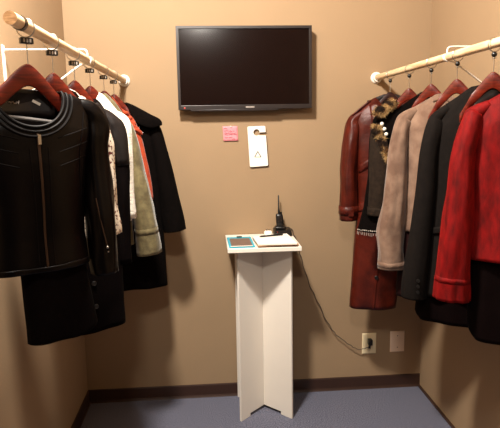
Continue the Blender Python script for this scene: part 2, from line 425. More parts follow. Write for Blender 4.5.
MB().lathe([(.0001, 0), (.006, 0), (.0056, .012), (.0001, .0125)], (.366, -.045, ZT+.108), None, 12).build('volume_knob', 'black_plastic', t)
clean(t)

# ------------------------------------------------------------------ rails
RZ = 1.707; PR = .0145
XL, XR = -.411, .872
def rail(x, yend, wx, label, side, near_strap):
    t = thing('clothes_rail', label, 'clothes rail', (x, 0, RZ)); t['o'] = (x, 0, RZ)
    n = 40; rows = []
    for i in range(n+1):
        y = -.016+(yend+.016)*i/n
        rows.append([(x+PR*math.cos(2*math.pi*k/20), y, RZ+PR*math.sin(2*math.pi*k/20)) for k in range(20)])
    mb = MB(); mb.grid(rows, True, 0, True); mb.mi = [1 if len(f) > 4 else 0 for f in mb.f]
    o = mb.build('pole', ['pole', 'endgrain'], t)
    MB().lathe([(.0001, 0), (.029, 0), (.029, .006), (.026, .010), (.0225, .012), (.0215, .030), (.016, .031), (.016, .012), (.0001, .012)], (x, 0, RZ), Matrix.Rotation(R(90), 3, 'X'), 28).build('wall_flange', 'white_metal', t)
    sgn = 1 if wx > x else -1
    def bracket(y, arm=True):
        if not arm:
            br = t
            sd = MB(); rows = []
            for k in range(17):
                a = R(-250+k*20)
                rows.append([(x-sgn*math.cos(a)*rr_, y+dy, RZ+math.sin(a)*rr_) for rr_, dy in ((PR, -.007), (PR+.0025, -.007), (PR+.0025, .007), (PR, .007))])
            sd.grid(rows, True, 0, True).build('end_strap', 'dark_steel', t); return
        b = MB().box(wx, wx-sgn*.004, y-.011, y+.011, RZ-.215, RZ+.052); 
        br = b.build('wall_bracket', 'white_metal', t, bevel=.001)
        if arm:
            a = MB(); zt = RZ+.036
            a.tube([(wx-sgn*.002, y, zt), (x+sgn*.02, y, zt), (x+sgn*.006, y, zt-.001), (x-sgn*.001, y, zt-.006), (x-sgn*.003, y, zt-.014), (x-sgn*.003, y, RZ+PR-.001)], .0032, 8)
            q = a.build('bracket_arm', 'white_metal', br)
            MB().tube([(wx-sgn*.004, y, RZ-.195), (x+sgn*.022, y, RZ-.016), (x+sgn*.010, y, RZ-.0150)], .0036, 8).build('bracket_brace', 'white_metal', br)
        sd = MB(); rows = []
        for k in range(17):
            a = R(-250+k*20) if near_strap and y < -1.3 else R(-215+k*15.6)
            rows.append([(x-sgn*math.cos(a)*rr_, y+dy, RZ+math.sin(a)*rr_) for rr_, dy in ((PR, -.007), (PR+.0025, -.007), (PR+.0025, .007), (PR, .007))])
        sd.grid(rows, True, 0, True).build('saddle_strap', 'dark_steel' if y < -1.3 else 'white_metal', br)
    bracket(-.86); bracket(-1.545, False)
    clean(t); return t
rail(XL, -1.604, LX, 'pale round wooden clothes rail along the left wall with a sawn end', 'left', True)
rail(XR, -1.68, RX, 'pale round wooden clothes rail along the right wall running out of view', 'right', True)

# ------------------------------------------------------------------ hangers
def hdrop(x, k):
    a = abs(x); d = .085*(1-math.exp(-(a/(.063 if k == 'L' else .055))**1.7))
    return d+.15*max(0, a-.04) if k == 'L' else d+.2*max(0, a-.04)+1.2*max(0, a-.062)
def make_hanger(x, y, yaw, half, k, wood, label, group, marker, roll=0):
    t = thing('clothes_hanger', label, 'hanger', (x, y, 1.623), yaw, group); t['o'] = (0, 0, 1.623)
    rows = []; n = 44
    for i in range(n+1):
        lx = -half+2*half*i/n; e = abs(lx)/half
        top = 1.623-hdrop(lx, k)-roll*lx; hgt = .051-.011*min(1, e*1.5); th = .0065+.006*e**2
        if i in (0, n): hgt *= .7; th *= .7; 
        bulge = -.008*e*e
        r_ = []
        for q in range(12):
            a = 2*math.pi*q/12; c_, s_ = math.cos(a), math.sin(a)
            r_.append((lx, bulge+(.010*min(1, e*2) if k == 'R' else 0)+th*math.copysign(abs(c_)**.7, c_), top-hgt/2+hgt/2*math.copysign(abs(s_)**.7, s_)))
        rows.append(r_)
    MB().grid(rows, True, 0, True).build('wooden_arms', wood, t)
    bz = 1.623-hdrop(half*.8, k)-.035; bx = half*.8
    MB().tube([(-bx, -.006, bz+roll*bx), (bx, -.006, bz-roll*bx)], .0045, 8).build('trouser_bar', 'bar', t)
    MB().tube([(0, 0, 1.615), (0, 0, 1.668)], .0016, 8).build('stem', 'steel', t)
    c, s = math.cos(R(-yaw)), math.sin(R(-yaw))
    # ring stands across the rail, so undo the yaw inside the local frame
    zc = RZ-.0045; rr = .0205
    pts = [(c*rr*math.cos(a), s*rr*math.cos(a), zc+rr*math.sin(a)) for a in [2*math.pi*i/28 for i in range(28)]]
    MB().tube(pts, .0016, 8, closed_path=True).build('ring', 'steel', t)
    if marker == 'box':
        mk = MB().box(-.015, .015, -.007, .007, 1.667, 1.681).build('size_marker', 'black_plastic', t, bevel=.002)
        g_ = MB()
        for dx in (-.007, .0, .007): g_.box(dx-.0018, dx+.0018, -.0078, -.0068, 1.670, 1.678)
        g_.build('marker_print', 'tag_ink', mk, smooth=False)
    else:
        mk = MB().sphere((0, 0, 1.674), .0085, 8).build('ball_joint', 'black_plastic', t)
        MB().lathe([(.003, 0), (.0062, 0), (.0062, .004), (.003, .004)], (0, 0, 1.661), None, 12).build('collar', 'steel', mk)
    clean(t); return t

# ------------------------------------------------------------------ garments
class Garment:
    def __init__(s, name, label, cat, x, y, yaw, hem, prof, ref, tf=None, tb=None, fold=.006, ff=7, seed=1, group=None, hemf=None):
        s.t = thing(name, label, cat, (x, y, hem), yaw, group); s.t['o'] = (0, 0, hem)
        s.hem, s.prof, s.ref = hem, prof, ref; s.tf = tf or ref; s.tb = tb or ref
        s.fold, s.ff, s.seed = fold, ff, seed; s.hemf = hemf or (lambda u: 0)
    def F(s, u, v, side=-1, off=0):
        pt = s.prof[-1]; xt = pt[1]+(pt[2]-pt[1])*(u+1)/2
        top = interp(s.tf if side < 0 else s.tb, xt)
        hz = s.hem+s.hemf(u)
        z = hz+(top-hz)*v
        xl, xr, df, db = interp(s.prof, z)
        x = xl+(xr-xl)*(u+1)/2
        ref = interp(s.ref, x)
        e = math.sqrt(max(0, 1-abs(u)**3.2)); sh = math.sqrt(min(1, max(0, ref-z+.0005)/.085))
        d = (df if side < 0 else db)*e*(.30+.70*sh)
        fade = min(1, max(0, (ref-z)/.22))**1.2
        k = s.seed*3.17
        fl = math.sin(x*s.ff*9+k+1.5*noise.noise((x*4, z*1.6, k)))*.6+noise.noise((x*16, z*4, k+9))*.8
        fl2 = noise.noise((x*9, z*13, k+4))*.45
        y = side*(d+(fl*fade+fl2*min(1, fade*2))*s.fold*e+off)
        return Vector((x+ .35*s.fold*fl2*fade, y, z))
    def body(s, m, name='body', nu=44, nv=44, thick=.003, lining='lining'):
        mb = MB(); n = 2*nu; rows = []
        for j in range(nv+1):
            v = j/nv; r = []
            for i in range(nu+1): r.append(s.F(-1+2*i/nu, v, -1))
            for i in range(1, nu): r.append(s.F(1-2*i/nu, v, 1))
            rows.append(r)
        mb.grid(rows, True)
        top = nv*n                                # close the shoulder seams
        okk = lambda i: abs(rows[nv][i].z-rows[nv][(n-i) % n].z) < .006 and interp(s.ref, rows[nv][i].x)-rows[nv][i].z < .006
        for i in range(nu):
            if okk(i) and okk(i+1):
                ids = [top+i, top+i+1, top+(n-i-1) % n, top+(n-i) % n]
                ids = tuple(dict.fromkeys(ids))
                if len(ids) > 2: mb.face(ids)
        o = mb.build(name, [m, lining] if lining else m, s.t, solid=thick)
        if lining: o.modifiers['solid'].material_offset = 1
        return o
    def patch(s, name, m, ul, ur, v0, v1, off=.003, nu=6, nv=20, thick=.003, side=-1, parent=None):
        f = lambda a, v: a(v) if callable(a) else a
        rows = []
        for j in range(nv+1):
            v = v0+(v1-v0)*j/nv; a, b = f(ul, v), f(ur, v)
            rows.append([s.F(a+(b-a)*i/nu, v, side, off) for i in range(nu+1)])
        p = parent or s.t
        o = MB(); o.grid(rows)
        if parent is not None and 'o' not in parent:
            return o.build(name, m, parent, solid=thick, origin=None) if False else s._b(o, name, m, parent, thick)
        return o.build(name, m, s.t, solid=thick)
    def _b(s, mb, name, m, parent, thick=0):
        return mb.build(name, m, parent, solid=thick)
    def line(s, mb, uv, r=.0016, off=.003, n=6, side=-1):
        mb.tube([s.F(u, v, side, off) for u, v in uv], r, n); return mb
    def disc(s, mb, u, v, r=.009, off=.004, side=-1):
        p = s.F(u, v, side, off)
        mb.lathe([(.0001, .003), (r*.5, .002), (r*.8, .0032), (r, .002), (r, 0), (.0001, 0)], p, Matrix.Rotation(R(90), 3, 'X'), 14)
    def inch(s, u, z, side=-1):               # v for an absolute height
        lo, hi = 0., 1.
        for _ in range(24):
            m_ = (lo+hi)/2
            if s.F(u, m_, side).z < z: lo = m_
            else: hi = m_
        return (lo+hi)/2

    def at(s, x, z, side=-1, off=0):          # surface point at a given x and height
        xl, xr, _, _ = interp(s.prof, z); u = max(-1, min(1, -1+2*(x-xl)/(xr-xl)))
        return s.F(u, s.inch(u, z, side), side, off)
    def buttons(s, m, uvs, r=.009, off=.004, name='button'):
        for u, v in uvs:
            mb = MB(); s.disc(mb, u, v, r, off); mb.build(name, m, s.t)
    def sleeve(s, m, path, name='sleeve', fold=.14, seed=0, n=32, head=True, thick=.003, off=0, t0=0, t1=1, parent=None):
        """path: (x, y, z, rx, ry) from the shoulder down to the cuff"""
        if head:
            x, y, z, rx, ry = path[0]; o_ = 1 if path[-1][0] > path[0][0] else -1
            xi = x-o_*.040; zi = min(interp(s.ref, xi)-.020, z+.035)
            path = [(xi, y*.4, zi, .017, .022)]+list(path)
        P = smooth(path); N = len(P); H = 6 if head else 0; a0 = H+int(t0*(N-1-H)) if t0 else 0; a1 = H+int(round(t1*(N-1-H)))
        rows = []; k = seed*5.3+s.seed
        for i in range(a0, a1+1):
            x, y, z, rx, ry = P[i]
            q0, q1 = P[max(i-1, 0)], P[min(i+1, N-1)]
            T = Vector((q1[0]-q0[0], q1[1]-q0[1], q1[2]-q0[2])).normalized()
            X = Vector((1, 0, 0)); X = (X-T*X.dot(T)).normalized(); Y = T.cross(X)
            tt = i/(N-1); hd = 1
            r = []
            for q in range(n):
                a = 2*math.pi*q/n
                w_ = fold*(noise.noise((2.2*math.cos(a)+k, 2.2*math.sin(a), tt*5))+.9*noise.noise((2.6*math.cos(a)+k+7, 2.6*math.sin(a), tt*1.3))+.45*noise.noise((3.5*math.cos(a)+k, 3.5*math.sin(a), tt*11+3))+.5*math.sin(2*a+tt*9+k)*math.sin(tt*14+k))*min(1, tt*4)
                r.append(Vector((x, y, z))+X*(rx*(1+w_)+off)*math.cos(a)+Y*(ry*(1+w_)+off)*math.sin(a))
            rows.append(r)
        mb = MB(); mb.grid(rows, True)
        if parent is not None: return s._b(mb, name, m, parent, thick)
        return mb.build(name, m, s.t, solid=thick)
    def done(s): clean(s.t); return s.t

def fur(G, name, patches, count, parent_off=.0, length=.016, seed=5):
    """patches: list of (u0, u1, v0, v1) quads in surface coordinates with corner lists"""
    rr = random.Random(seed); mb = MB()
    for quad, cnt in patches:
        # solid pad under the hairs
        rows = []
        for j in range(9):
            b_ = j/8; l = Vector(quad[0])*(1-b_)+Vector(quad[3])*b_; r = Vector(quad[1])*(1-b_)+Vector(quad[2])*b_
            rows.append([l+(r-l)*(i/6)+Vector((0, -.012*math.sin(math.pi*i/6), 0)) for i in range(7)])
        mb.grid(rows, mi=0)
        for _ in range(cnt):
            a, b_ = rr.random(), rr.random()
            l = Vector(quad[0])*(1-b_)+Vector(quad[3])*b_; r = Vector(quad[1])*(1-b_)+Vector(quad[2])*b_
            p = l+(r-l)*a+Vector((0, -.012*math.sin(math.pi*a), 0))
            nz = noise.noise((p.x*42, p.z*42, seed))+.12*rr.uniform(-1, 1)
            mi = 0 if nz < -.05 else (1 if nz < .10 else 2)
            d = Vector((rr.uniform(-.8, .8)+(a-.5)*1.2, -rr.uniform(.4, 1.1), rr.uniform(-.9, .5))).normalized()*length*rr.uniform(.6, 1.25)
            sd = d.cross(Vector((rr.uniform(-1, 1), rr.uniform(-1, 1), rr.uniform(-1, 1)))).normalized()*.0009
            k = len(mb.v); mb.v += [tuple(p-sd), tuple(p+sd), tuple(p+d)]; mb.face((k, k+1, k+2), mi)
    me = bpy.data.meshes.new(name); o0 = Vector((0, 0, G.hem))
    me.from_pydata([tuple(Vector(p)-o0) for p in mb.v], [], mb.f)
    for x in ('fur_dark', 'fur_mid', 'fur_pale'): me.materials.append(M[x])
    me.polygons.foreach_set('material_index', mb.mi)
    o = bpy.data.objects.new(name, me); col.objects.link(o); o.parent = G.t
    return o

GL, GR = 'clothes on the left rail', 'clothes on the right rail'
HL, HR = 'wooden hangers on the left rail', 'wooden hangers on the right rail'

# hangers, left rail
LY = [-1.507, -1.297, -1.055, -.823, -.562, -.328]; LYAW = [35, 30, 32, 20, 20, 10]
Llab = ['mahogany wooden hanger holding the black leather jacket at the front of the left rail',
        'mahogany hanger second from the front on the left rail, behind the leather jacket hanger',
        'mahogany hanger holding the dark brown leather jacket on the left rail',
        'mahogany hanger with the white fluffy top on the left rail',
        'mahogany hanger holding the olive jacket on the left rail',
        'mahogany hanger nearest the back wall on the left rail, holding orange top and black coat']
for i, (y, a, l) in enumerate(zip(LY, LYAW, Llab)): make_hanger(XL, y, a, .150 if i == 0 else .092, 'L' if i == 0 else 'R', 'mahogany', l, HL, 'box', .13 if i == 0 else 0)
RY = [-.227, -.478, -.715, -.942, -1.191]; RYAW = [-8, -25, -35, -35, -35]
Rlab = ['dark brown hanger nearest the back wall on the right rail, holding the maroon coat',
        'mahogany hanger holding the fur collared coat on the right rail',
        'mahogany hanger holding the tan jacket on the right rail',
        'mahogany hanger holding the charcoal blazer on the right rail',
        'mahogany hanger holding the red velvet jacket on the right rail']
for i, (y, a, l) in enumerate(zip(RY, RYAW, Rlab)):
    make_hanger(XR, y, a, .15 if i == 0 else .092, 'L' if i == 0 else 'R', 'dark_wood' if i == 0 else 'mahogany', l, HR, 'ball')

# ---- L1 black leather jacket
G = Garment('leather_jacket', 'black leather collarless jacket with front zip, nearest on the left rail', 'jacket', XL, LY[0], 35, 1.140,
    [(1.14, -.128, .112, .052, .045), (1.22, -.122, .106, .05, .045), (1.30, -.125, .108, .055, .05), (1.40, -.14, .122, .06, .05), (1.47, -.158, .140, .055, .045), (1.56, -.166, .15, .05, .04)],
    [(-.215, 1.47), (-.20, 1.495), (-.15, 1.540), (-.07, 1.562), (0, 1.568), (.055, 1.562), (.13, 1.540), (.165, 1.516), (.19, 1.49)],
    tf=[(-.20, 1.495), (-.15, 1.54), (-.092, 1.557), (-.088, 1.535), (-.078, 1.512), (-.060, 1.493), (-.036, 1.482), (-.01, 1.478), (.014, 1.482), (.036, 1.493), (.052, 1.512), (.061, 1.535), (.065, 1.560), (.13, 1.540), (.19, 1.49)],
    tb=smooth([(-.20, 1.495), (-.15, 1.54), (-.092, 1.558), (-.04, 1.564), (-.01, 1.566), (.025, 1.564), (.065, 1.561), (.13, 1.540), (.19, 1.49)]),
    fold=.005, ff=4, seed=2, group=GL)
G.body('leather', nu=90)
def uu(G, x): 
    p = G.prof[-1]; return -1+2*(x-p[1])/(p[2]-p[1])
for k in range(3):
    mb = MB(); pts = []; r_ = .079+.0105*k
    for i in range(37):
        a = math.pi*(-.02+1.04*i/36)
        pts.append(G.at(-.0125+r_*math.cos(a), 1.556-(r_-.001)*math.sin(a), -1, .003))
    mb.tube(pts, .0036, 8); mb.build('neckline_piping', 'leather_trim', G.t)
zx = uu(G, -.009)
z_ = G.patch('zip_tape', 'zip', zx-.022, zx+.022, .0, .965, off=.0035, nu=2, nv=40, thick=.002)
mb = MB(); p = G.F(zx, .94, -1, .010); mb.obox(p-Vector((0, 0, .008)), Matrix.Identity(3), (.0035, .002, .011)); G._b(mb, 'zip_pull', 'steel', z_)
mb = MB()
for z0_ in (1.452, 1.420, 1.388):
    for sg in (-1, 1):
        mb.tube([G.at(-.009+sg*(.045+.080*i/10), z0_+.022*i/10, -1, .0018) for i in range(11)], .0013, 6)
for sg in (-1, 1):
    G.line(mb, [(zx+sg*.15, .03+.82*i/20) for i in range(21)], .0013, .0022)
    G.line(mb, [(zx+sg*(.80-.06*math.sin(i/5)), .92-.5*i/20) for i in range(21)], .0013, .0022)
mb.build('stitched_seams', 'leather_trim', G.t)
G.patch('hem_band', 'leather', -.95, .95, .0, .035, off=.003, nu=30, nv=4, thick=.004)
mb = MB(); 
rows = [[Vector((-.086+.146*i/10, .030-.016*(i/5-1)**2, 1.564-.004*(i/5-1)**2-.060*j/4)) for i in range(11)] for j in range(5)]
lin_ = MB(); lin_.grid(rows); lo_ = lin_.build('neck_facing', 'lining', G.t, solid=.002)
def sub(parent, mb, name, m, **k): return G._b(mb, name, m, parent, **k)
sc = MB(); scribble(sc, -.050, -.020, 1.536, .008, 11, .0235, .0015); sub(lo_, sc, 'label_script', 'tag_ink')
tgm = MB().obox((.020, .0235, 1.536), Matrix.Rotation(R(28), 3, 'Y'), (.010, .0008, .0032)); sub(lo_, tgm, 'size_tag', 'tag')
sr = G.sleeve('leather', [(.140, 0, 1.512, .028, .030), (.150, .002, 1.470, .034, .038), (.148, .004, 1.40, .034, .036), (.152, .002, 1.27, .040, .042), (.152, -.004, 1.17, .036, .036), (.155, -.006, 1.10, .034, .034)], fold=.13, seed=1)
sl2 = G.sleeve('leather', [(-.164, 0, 1.500, .030, .030), (-.172, .002, 1.455, .040, .044), (-.170, .004, 1.37, .040, .046), (-.168, .002, 1.26, .040, .045), (-.172, -.004, 1.17, .042, .043), (-.175, -.006, 1.10, .038, .040)], fold=.13, seed=2)
mb = MB(); mb.tube([(.128, -.037, 1.30), (.134, -.042, 1.25), (.142, -.046, 1.20), (.146, -.047, 1.178)], .0018, 6); zz = G._b(mb, 'cuff_zip', 'zip', sr)
mb = MB(); mb.sphere((.1465, -.048, 1.174), .0035, 6); mb.sphere((.148, -.048, 1.162), .0022, 6); G._b(mb, 'zip_pull', 'steel', sr)
G.done()
# ---- black skirt under it
G = Garment('black_skirt', 'long black skirt hanging below the black leather jacket on the left rail', 'skirt', XL, LY[0], 35, .955,
    [(.955, -.052, .128, .036, .034), (1.15, -.056, .100, .030, .028), (1.30, -.06, .09, .02, .02), (1.44, -.06, .085, .016, .016)],
    [(-.1, 1.442), (.1, 1.442)], fold=.007, ff=6, seed=3, group=GL, hemf=lambda u: .022*max(0, u)**2)
G.body('black_cloth', 'skirt_panel'); G.patch('waistband', 'black_cloth', -.97, .97, .94, .995, off=.002, nu=20, nv=3); G.done()

# ---- L2 printed blouse
G = Garment('print_blouse', 'white blouse with dark red specks, peeking out behind the leather jacket sleeve', 'blouse', XL, LY[1], 30, 1.17,
    [(1.17, -.14, .120, .05, .045), (1.3, -.14, .115, .05, .045), (1.47, -.14, .125, .045, .04), (1.56, -.14, .125, .04, .035)],
    [(-.17, 1.49), (-.12, 1.53), (-.06, 1.575), (0, 1.60), (.06, 1.575), (.11, 1.52), (.15, 1.475)], 
    tf=smooth([(-.17, 1.49), (-.12, 1.53), (-.06, 1.575), (0, 1.47), (.06, 1.56), (.11, 1.52), (.15, 1.475)]), fold=.006, ff=6, seed=4, group=GL)
G.body('print_cloth')
for sg, sd in ((1, 1), (-1, 2)):
    G.sleeve('print_cloth', [(sg*.110, 0, 1.485, .028, .028), (sg*.118, 0, 1.42, .034, .034), (sg*.120, 0, 1.33, .032, .034), (sg*.124, 0, 1.25, .030, .034), (sg*.130, 0, 1.165, .032, .034)], seed=sd)
G.done()

# ---- L3 dark brown leather jacket, long
G = Garment('dark_coat', 'long black coat with dark brown leather shoulders behind the leather jacket', 'coat', XL, LY[2], 32, .815,
    [(.815, -.13, .118, .055, .045), (1.0, -.135, .118, .055, .045), (1.3, -.13, .120, .055, .045), (1.47, -.14, .132, .05, .04), (1.56, -.14, .132, .045, .035)],
    [(-.18, 1.46), (-.13, 1.515), (-.06, 1.575), (0, 1.605), (.05, 1.575), (.10, 1.515), (.14, 1.46), (.17, 1.42)], fold=.007, ff=5, seed=5, group=GL,
    tf=smooth([(-.18, 1.46), (-.13, 1.515), (-.06, 1.57), (0, 1.45), (.05, 1.565), (.10, 1.513), (.14, 1.46)]))
G.body('black_cloth')
G.patch('shoulder_yoke', 'brown_leather', -.98, -.05, .80, .985, off=.003, nu=14, nv=10)
G.patch('shoulder_yoke', 'brown_leather', .05, .98, .80, .985, off=.003, nu=14, nv=10)
for sg, sd in ((1, 1), (-1, 2)):
    so = G.sleeve('black_cloth', [(sg*.100, 0, 1.492, .030, .034), (sg*.122, 0, 1.440, .034, .042), (sg*.130, 0, 1.33, .031, .042), (sg*.126, 0, 1.18, .031, .040), (sg*.124, 0, 1.02, .030, .038)], seed=sd)
    G.sleeve('brown_leather', [(sg*.100, 0, 1.492, .030, .034), (sg*.122, 0, 1.440, .034, .042), (sg*.130, 0, 1.33, .031, .042), (sg*.126, 0, 1.18, .031, .040), (sg*.124, 0, 1.02, .030, .038)], name='sleeve_cap', seed=sd, off=.002, t1=.45, parent=so)
G.buttons('black_plastic', [(.05, .62-.12*k) for k in range(5)], .008, .004); G.done()

# ---- L4 white fluffy top
G = Garment('white_top', 'fluffy white top glowing between dark garments on the left rail', 'top', XL, LY[3], 20, 1.13,
    [(1.13, -.12, .118, .05, .045), (1.3, -.12, .108, .05, .045), (1.46, -.125, .112, .055, .045), (1.56, -.12, .112, .045, .04)],
    [(-.15, 1.47), (-.11, 1.51), (-.05, 1.585), (0, 1.615), (.033, 1.596), (.09, 1.527), (.13, 1.478)], fold=.005, ff=5, seed=6, group=GL,
    tf=smooth([(-.15, 1.47), (-.11, 1.51), (-.05, 1.58), (-.01, 1.53), (.02, 1.590), (.045, 1.582), (.09, 1.527), (.13, 1.478)]))
G.body('white_fuzz', thick=.006)
for sg, sd in ((1, 1), (-1, 2)):
    G.sleeve('white_fuzz', [(sg*.098, 0, 1.494, .026, .032), (sg*.108, 0, 1.45, .026, .040), (sg*.104, 0, 1.33, .028, .038), (sg*.108, 0, 1.14, .027, .036)], seed=sd, thick=.006)
G.done()

# ---- L5 olive jacket
G = Garment('olive_jacket', 'olive green jacket with long cuffed sleeve on the left rail', 'jacket', XL, LY[4], 20, .99,
    [(.99, -.14, .088, .055, .045), (1.2, -.13, .080, .05, .045), (1.44, -.13, .082, .055, .045), (1.56, -.13, .085, .045, .04)],
    [(-.16, 1.47), (-.11, 1.51), (-.05, 1.585), (0, 1.612), (.035, 1.58), (.083, 1.508), (.12, 1.45)], fold=.006, ff=5, seed=7, group=GL)
G.body('olive')
PP = [(.074, 0, 1.480, .028, .030), (.092, -.004, 1.40, .034, .042), (.108, -.008, 1.30, .038, .046), (.122, -.012, 1.21, .041, .048), (.136, -.016, 1.08, .047, .050), (.148, -.018, .942, .051, .050)]
so = G.sleeve('olive', PP, seed=1, fold=.12)
G.sleeve('olive', PP, name='cuff_band', seed=1, fold=.12, off=.0012, thick=.001, t0=.84, t1=.87, parent=so)
G.sleeve('olive', [(-.118, 0, 1.48, .028, .030), (-.135, 0, 1.40, .034, .042), (-.145, 0, 1.21, .040, .048), (-.15, 0, .96, .046, .05)], seed=2, fold=.06)
G.buttons('brown_cover', [(.0, .80-.16*k) for k in range(5)], .008, .004)
G.patch('collar', 'olive', -.42, .36, .93, .998, off=.008, nu=16, nv=5, thick=.004)
G.done()
# ---- L6 orange gathered top
G = Garment('orange_top', 'bright orange top with gathered shoulder on the left rail', 'top', XL, LY[5]-.062, 10, 1.08,
    [(1.08, -.13, .118, .03, .025), (1.25, -.12, .108, .03, .025), (1.40, -.11, .092, .03, .022), (1.48, -.10, .074, .028, .02), (1.56, -.1, .07, .02, .02)],
    [(-.13, 1.47), (-.09, 1.51), (-.04, 1.575), (0, 1.608), (.022, 1.578), (.055, 1.535), (.095, 1.49)], fold=.005, ff=8, seed=8, group=GL)
G.body('orange')
PP = [(.052, 0, 1.520, .020, .014), (.066, -.002, 1.485, .030, .022), (.086, -.003, 1.40, .036, .024), (.108, -.003, 1.28, .036, .024), (.122, -.003, 1.15, .034, .024)]
so = G.sleeve('orange', PP, seed=1, fold=.08)
mb = MB()
for k in range(5):                           # ruched rolls over the shoulder head
    z = 1.545-.020*k; cx = .036+.014*k
    mb.tube([Vector((cx+.030*math.cos(a)-.004, -.008-.022*math.sin(a), z+.013*math.cos(a)*-1+.004*math.sin(3*a+k))) for a in [math.pi*i/10 for i in range(11)]], [.004]+[.0085]*9+[.004], 8)
G._b(mb, 'gathers', 'orange', so)
G.sleeve('orange', [(-.085, 0, 1.50, .022, .016), (-.098, 0, 1.46, .030, .022), (-.112, 0, 1.35, .036, .024), (-.124, 0, 1.15, .034, .024)], seed=2)
G.done()
# ---- L6b black wool coat at back
G = Garment('wool_coat', 'black wool coat with wide collar and flared sleeve beside the back wall on the left', 'coat', XL, LY[5]+.035, 10, .722,
    [(.722, -.20, .196, .045, .04), (1.0, -.19, .188, .045, .04), (1.3, -.17, .172, .045, .04), (1.46, -.165, .168, .04, .035), (1.56, -.16, .165, .035, .03)],
    [(-.21, 1.45), (-.165, 1.50), (-.09, 1.555), (-.04, 1.585), (0, 1.60), (.044, 1.583), (.09, 1.555), (.165, 1.50), (.21, 1.45)], fold=.006, ff=5, seed=9, group=GL)
G.body('black_wool')
PP = [(.158, 0, 1.478, .026, .026), (.170, 0, 1.44, .032, .036), (.184, 0, 1.37, .035, .042), (.204, 0, 1.25, .042, .046), (.222, 0, 1.13, .047, .048), (.236, -.002, 1.04, .051, .05), (.243, -.002, .988, .052, .05)]
G.sleeve('black_wool', PP, seed=1, fold=.05)
G.sleeve('black_wool', [(-a, b, c, d, e) for a, b, c, d, e in PP], seed=2, fold=.05)
# wide flat collar standing out over the shoulder
for sg in (1, -1):
    mb = MB(); rows = []
    edge_in = smooth([(.040, -.02, 1.590), (.075, -.035, 1.575), (.11, -.045, 1.555), (.150, -.048, 1.530)])
    edge_out = smooth([(.075, -.060, 1.505), (.100, -.062, 1.485), (.150, -.058, 1.470), (.196, -.052, 1.482)])
    for a, b_ in zip(edge_in, edge_out):
        a = Vector(a); b_ = Vector(b_)
        rows.append([Vector((sg*(a+(b_-a)*k/6).x, (a+(b_-a)*k/6).y-.010*math.sin(math.pi*k/6), (a+(b_-a)*k/6).z)) for k in range(7)])
    rows.append([Vector((sg*x, y, z)) for x, y, z in ((.186, -.040, 1.513), (.192, -.044, 1.509), (.1965, -.047, 1.503), (.1985, -.050, 1.497), (.199, -.051, 1.492), (.1985, -.052, 1.487), (.197, -.052, 1.483))])
    mb.grid(rows); mb.build('collar', 'black_wool', G.t, solid=.007, sub=1)
G.buttons('black_plastic', [(.1, .72-.16*k) for k in range(3)], .012, .004); G.done()

# ================================================================== right rail
# ---- R1 maroon leather trench coat
G = Garment('leather_trench_coat', 'long maroon leather trench coat with cuff strap beside the back wall on the right', 'coat', XR, RY[0], -8, .556,
    [(.556, -.180, .052, .055, .045), (.80, -.165, .080, .055, .045), (1.05, -.150, .13, .055, .045), (1.12, -.145, .14, .05, .045), (1.3, -.155, .15, .055, .045), (1.47, -.168, .165, .05, .04), (1.56, -.168, .168, .045, .035)],
    [(-.215, 1.46), (-.185, 1.510), (-.148, 1.540), (-.074, 1.595), (-.03, 1.612), (0, 1.614), (.03, 1.612), (.074, 1.595), (.148, 1.540), (.2, 1.49)], fold=.008, ff=5, seed=11, group=GR,
    tf=smooth([(-.215, 1.46), (-.185, 1.510), (-.148, 1.540), (-.074, 1.593), (-.04, 1.55), (0, 1.48), (.04, 1.55), (.074, 1.595), (.148, 1.540), (.2, 1.49)]))
G.body('maroon')
PP = [(-.168, 0, 1.492, .028, .028), (-.176, 0, 1.45, .034, .040), (-.186, -.002, 1.36, .038, .046), (-.192, -.004, 1.25, .038, .046), (-.190, -.006, 1.12, .040, .045), (-.189, -.006, 1.003, .041, .043)]
so = G.sleeve('maroon', PP, seed=1, fold=.12)
G.sleeve('maroon', PP, name='cuff_strap', seed=1, fold=.12, off=.004, t0=.885, t1=.94, parent=so)
mb = MB(); mb.box(-.196, -.172, -.058, -.053, 1.030, 1.052); G._b(mb, 'strap_buckle', 'maroon', so)
so2 = G.sleeve('maroon', [(-a, b, c, d, e) for a, b, c, d, e in PP], seed=2, fold=.12)
G.sleeve('maroon', [(-a, b, c, d, e) for a, b, c, d, e in PP], name='cuff_strap', seed=2, fold=.12, off=.004, t0=.885, t1=.94, parent=so2)
for sg in (-1, 1):
    mb = MB(); rows = []
    for k in range(8):
        s_ = k/7; x = sg*(.095+.085*s_); z = interp(G.ref, x)+.006-.004*s_
        rows.append([Vector((x, y, z-.05*abs(y+.004)**1.0*1.2)) for y in (-.024, -.012, 0, .012, .02)])
    ep = mb.grid(rows).build('epaulette', 'maroon', G.t, solid=.004)
    mb = MB(); mb.sphere((sg*.105, -.012, interp(G.ref, sg*.105)+.007), .006, 6); G._b(mb, 'epaulette_button', 'black_plastic', ep)
G.patch('lapel', 'maroon', lambda v: -.62+.45*(1-v)*1.6, lambda v: -.10-.0*v, .72, .985, off=.006, nu=8, nv=14, thick=.004)
G.patch('lapel', 'maroon', lambda v: .10, lambda v: .62-.45*(1-v)*1.6, .72, .985, off=.006, nu=8, nv=14, thick=.004)
bl = G.patch('belt', 'maroon', -.985, .985, .505, .545, off=.006, nu=40, nv=4, thick=.005)
G.patch('front_placket', 'maroon', -.12, -.02, .0, .80, off=.004, nu=3, nv=40)
G.buttons('black_plastic', [(-.07, .70-.13*k) for k in range(5)], .010, .007)
G.patch('storm_flap', 'maroon', -.96, -.34, .70, .74, off=.005, nu=12, nv=3, thick=.004)
G.done()

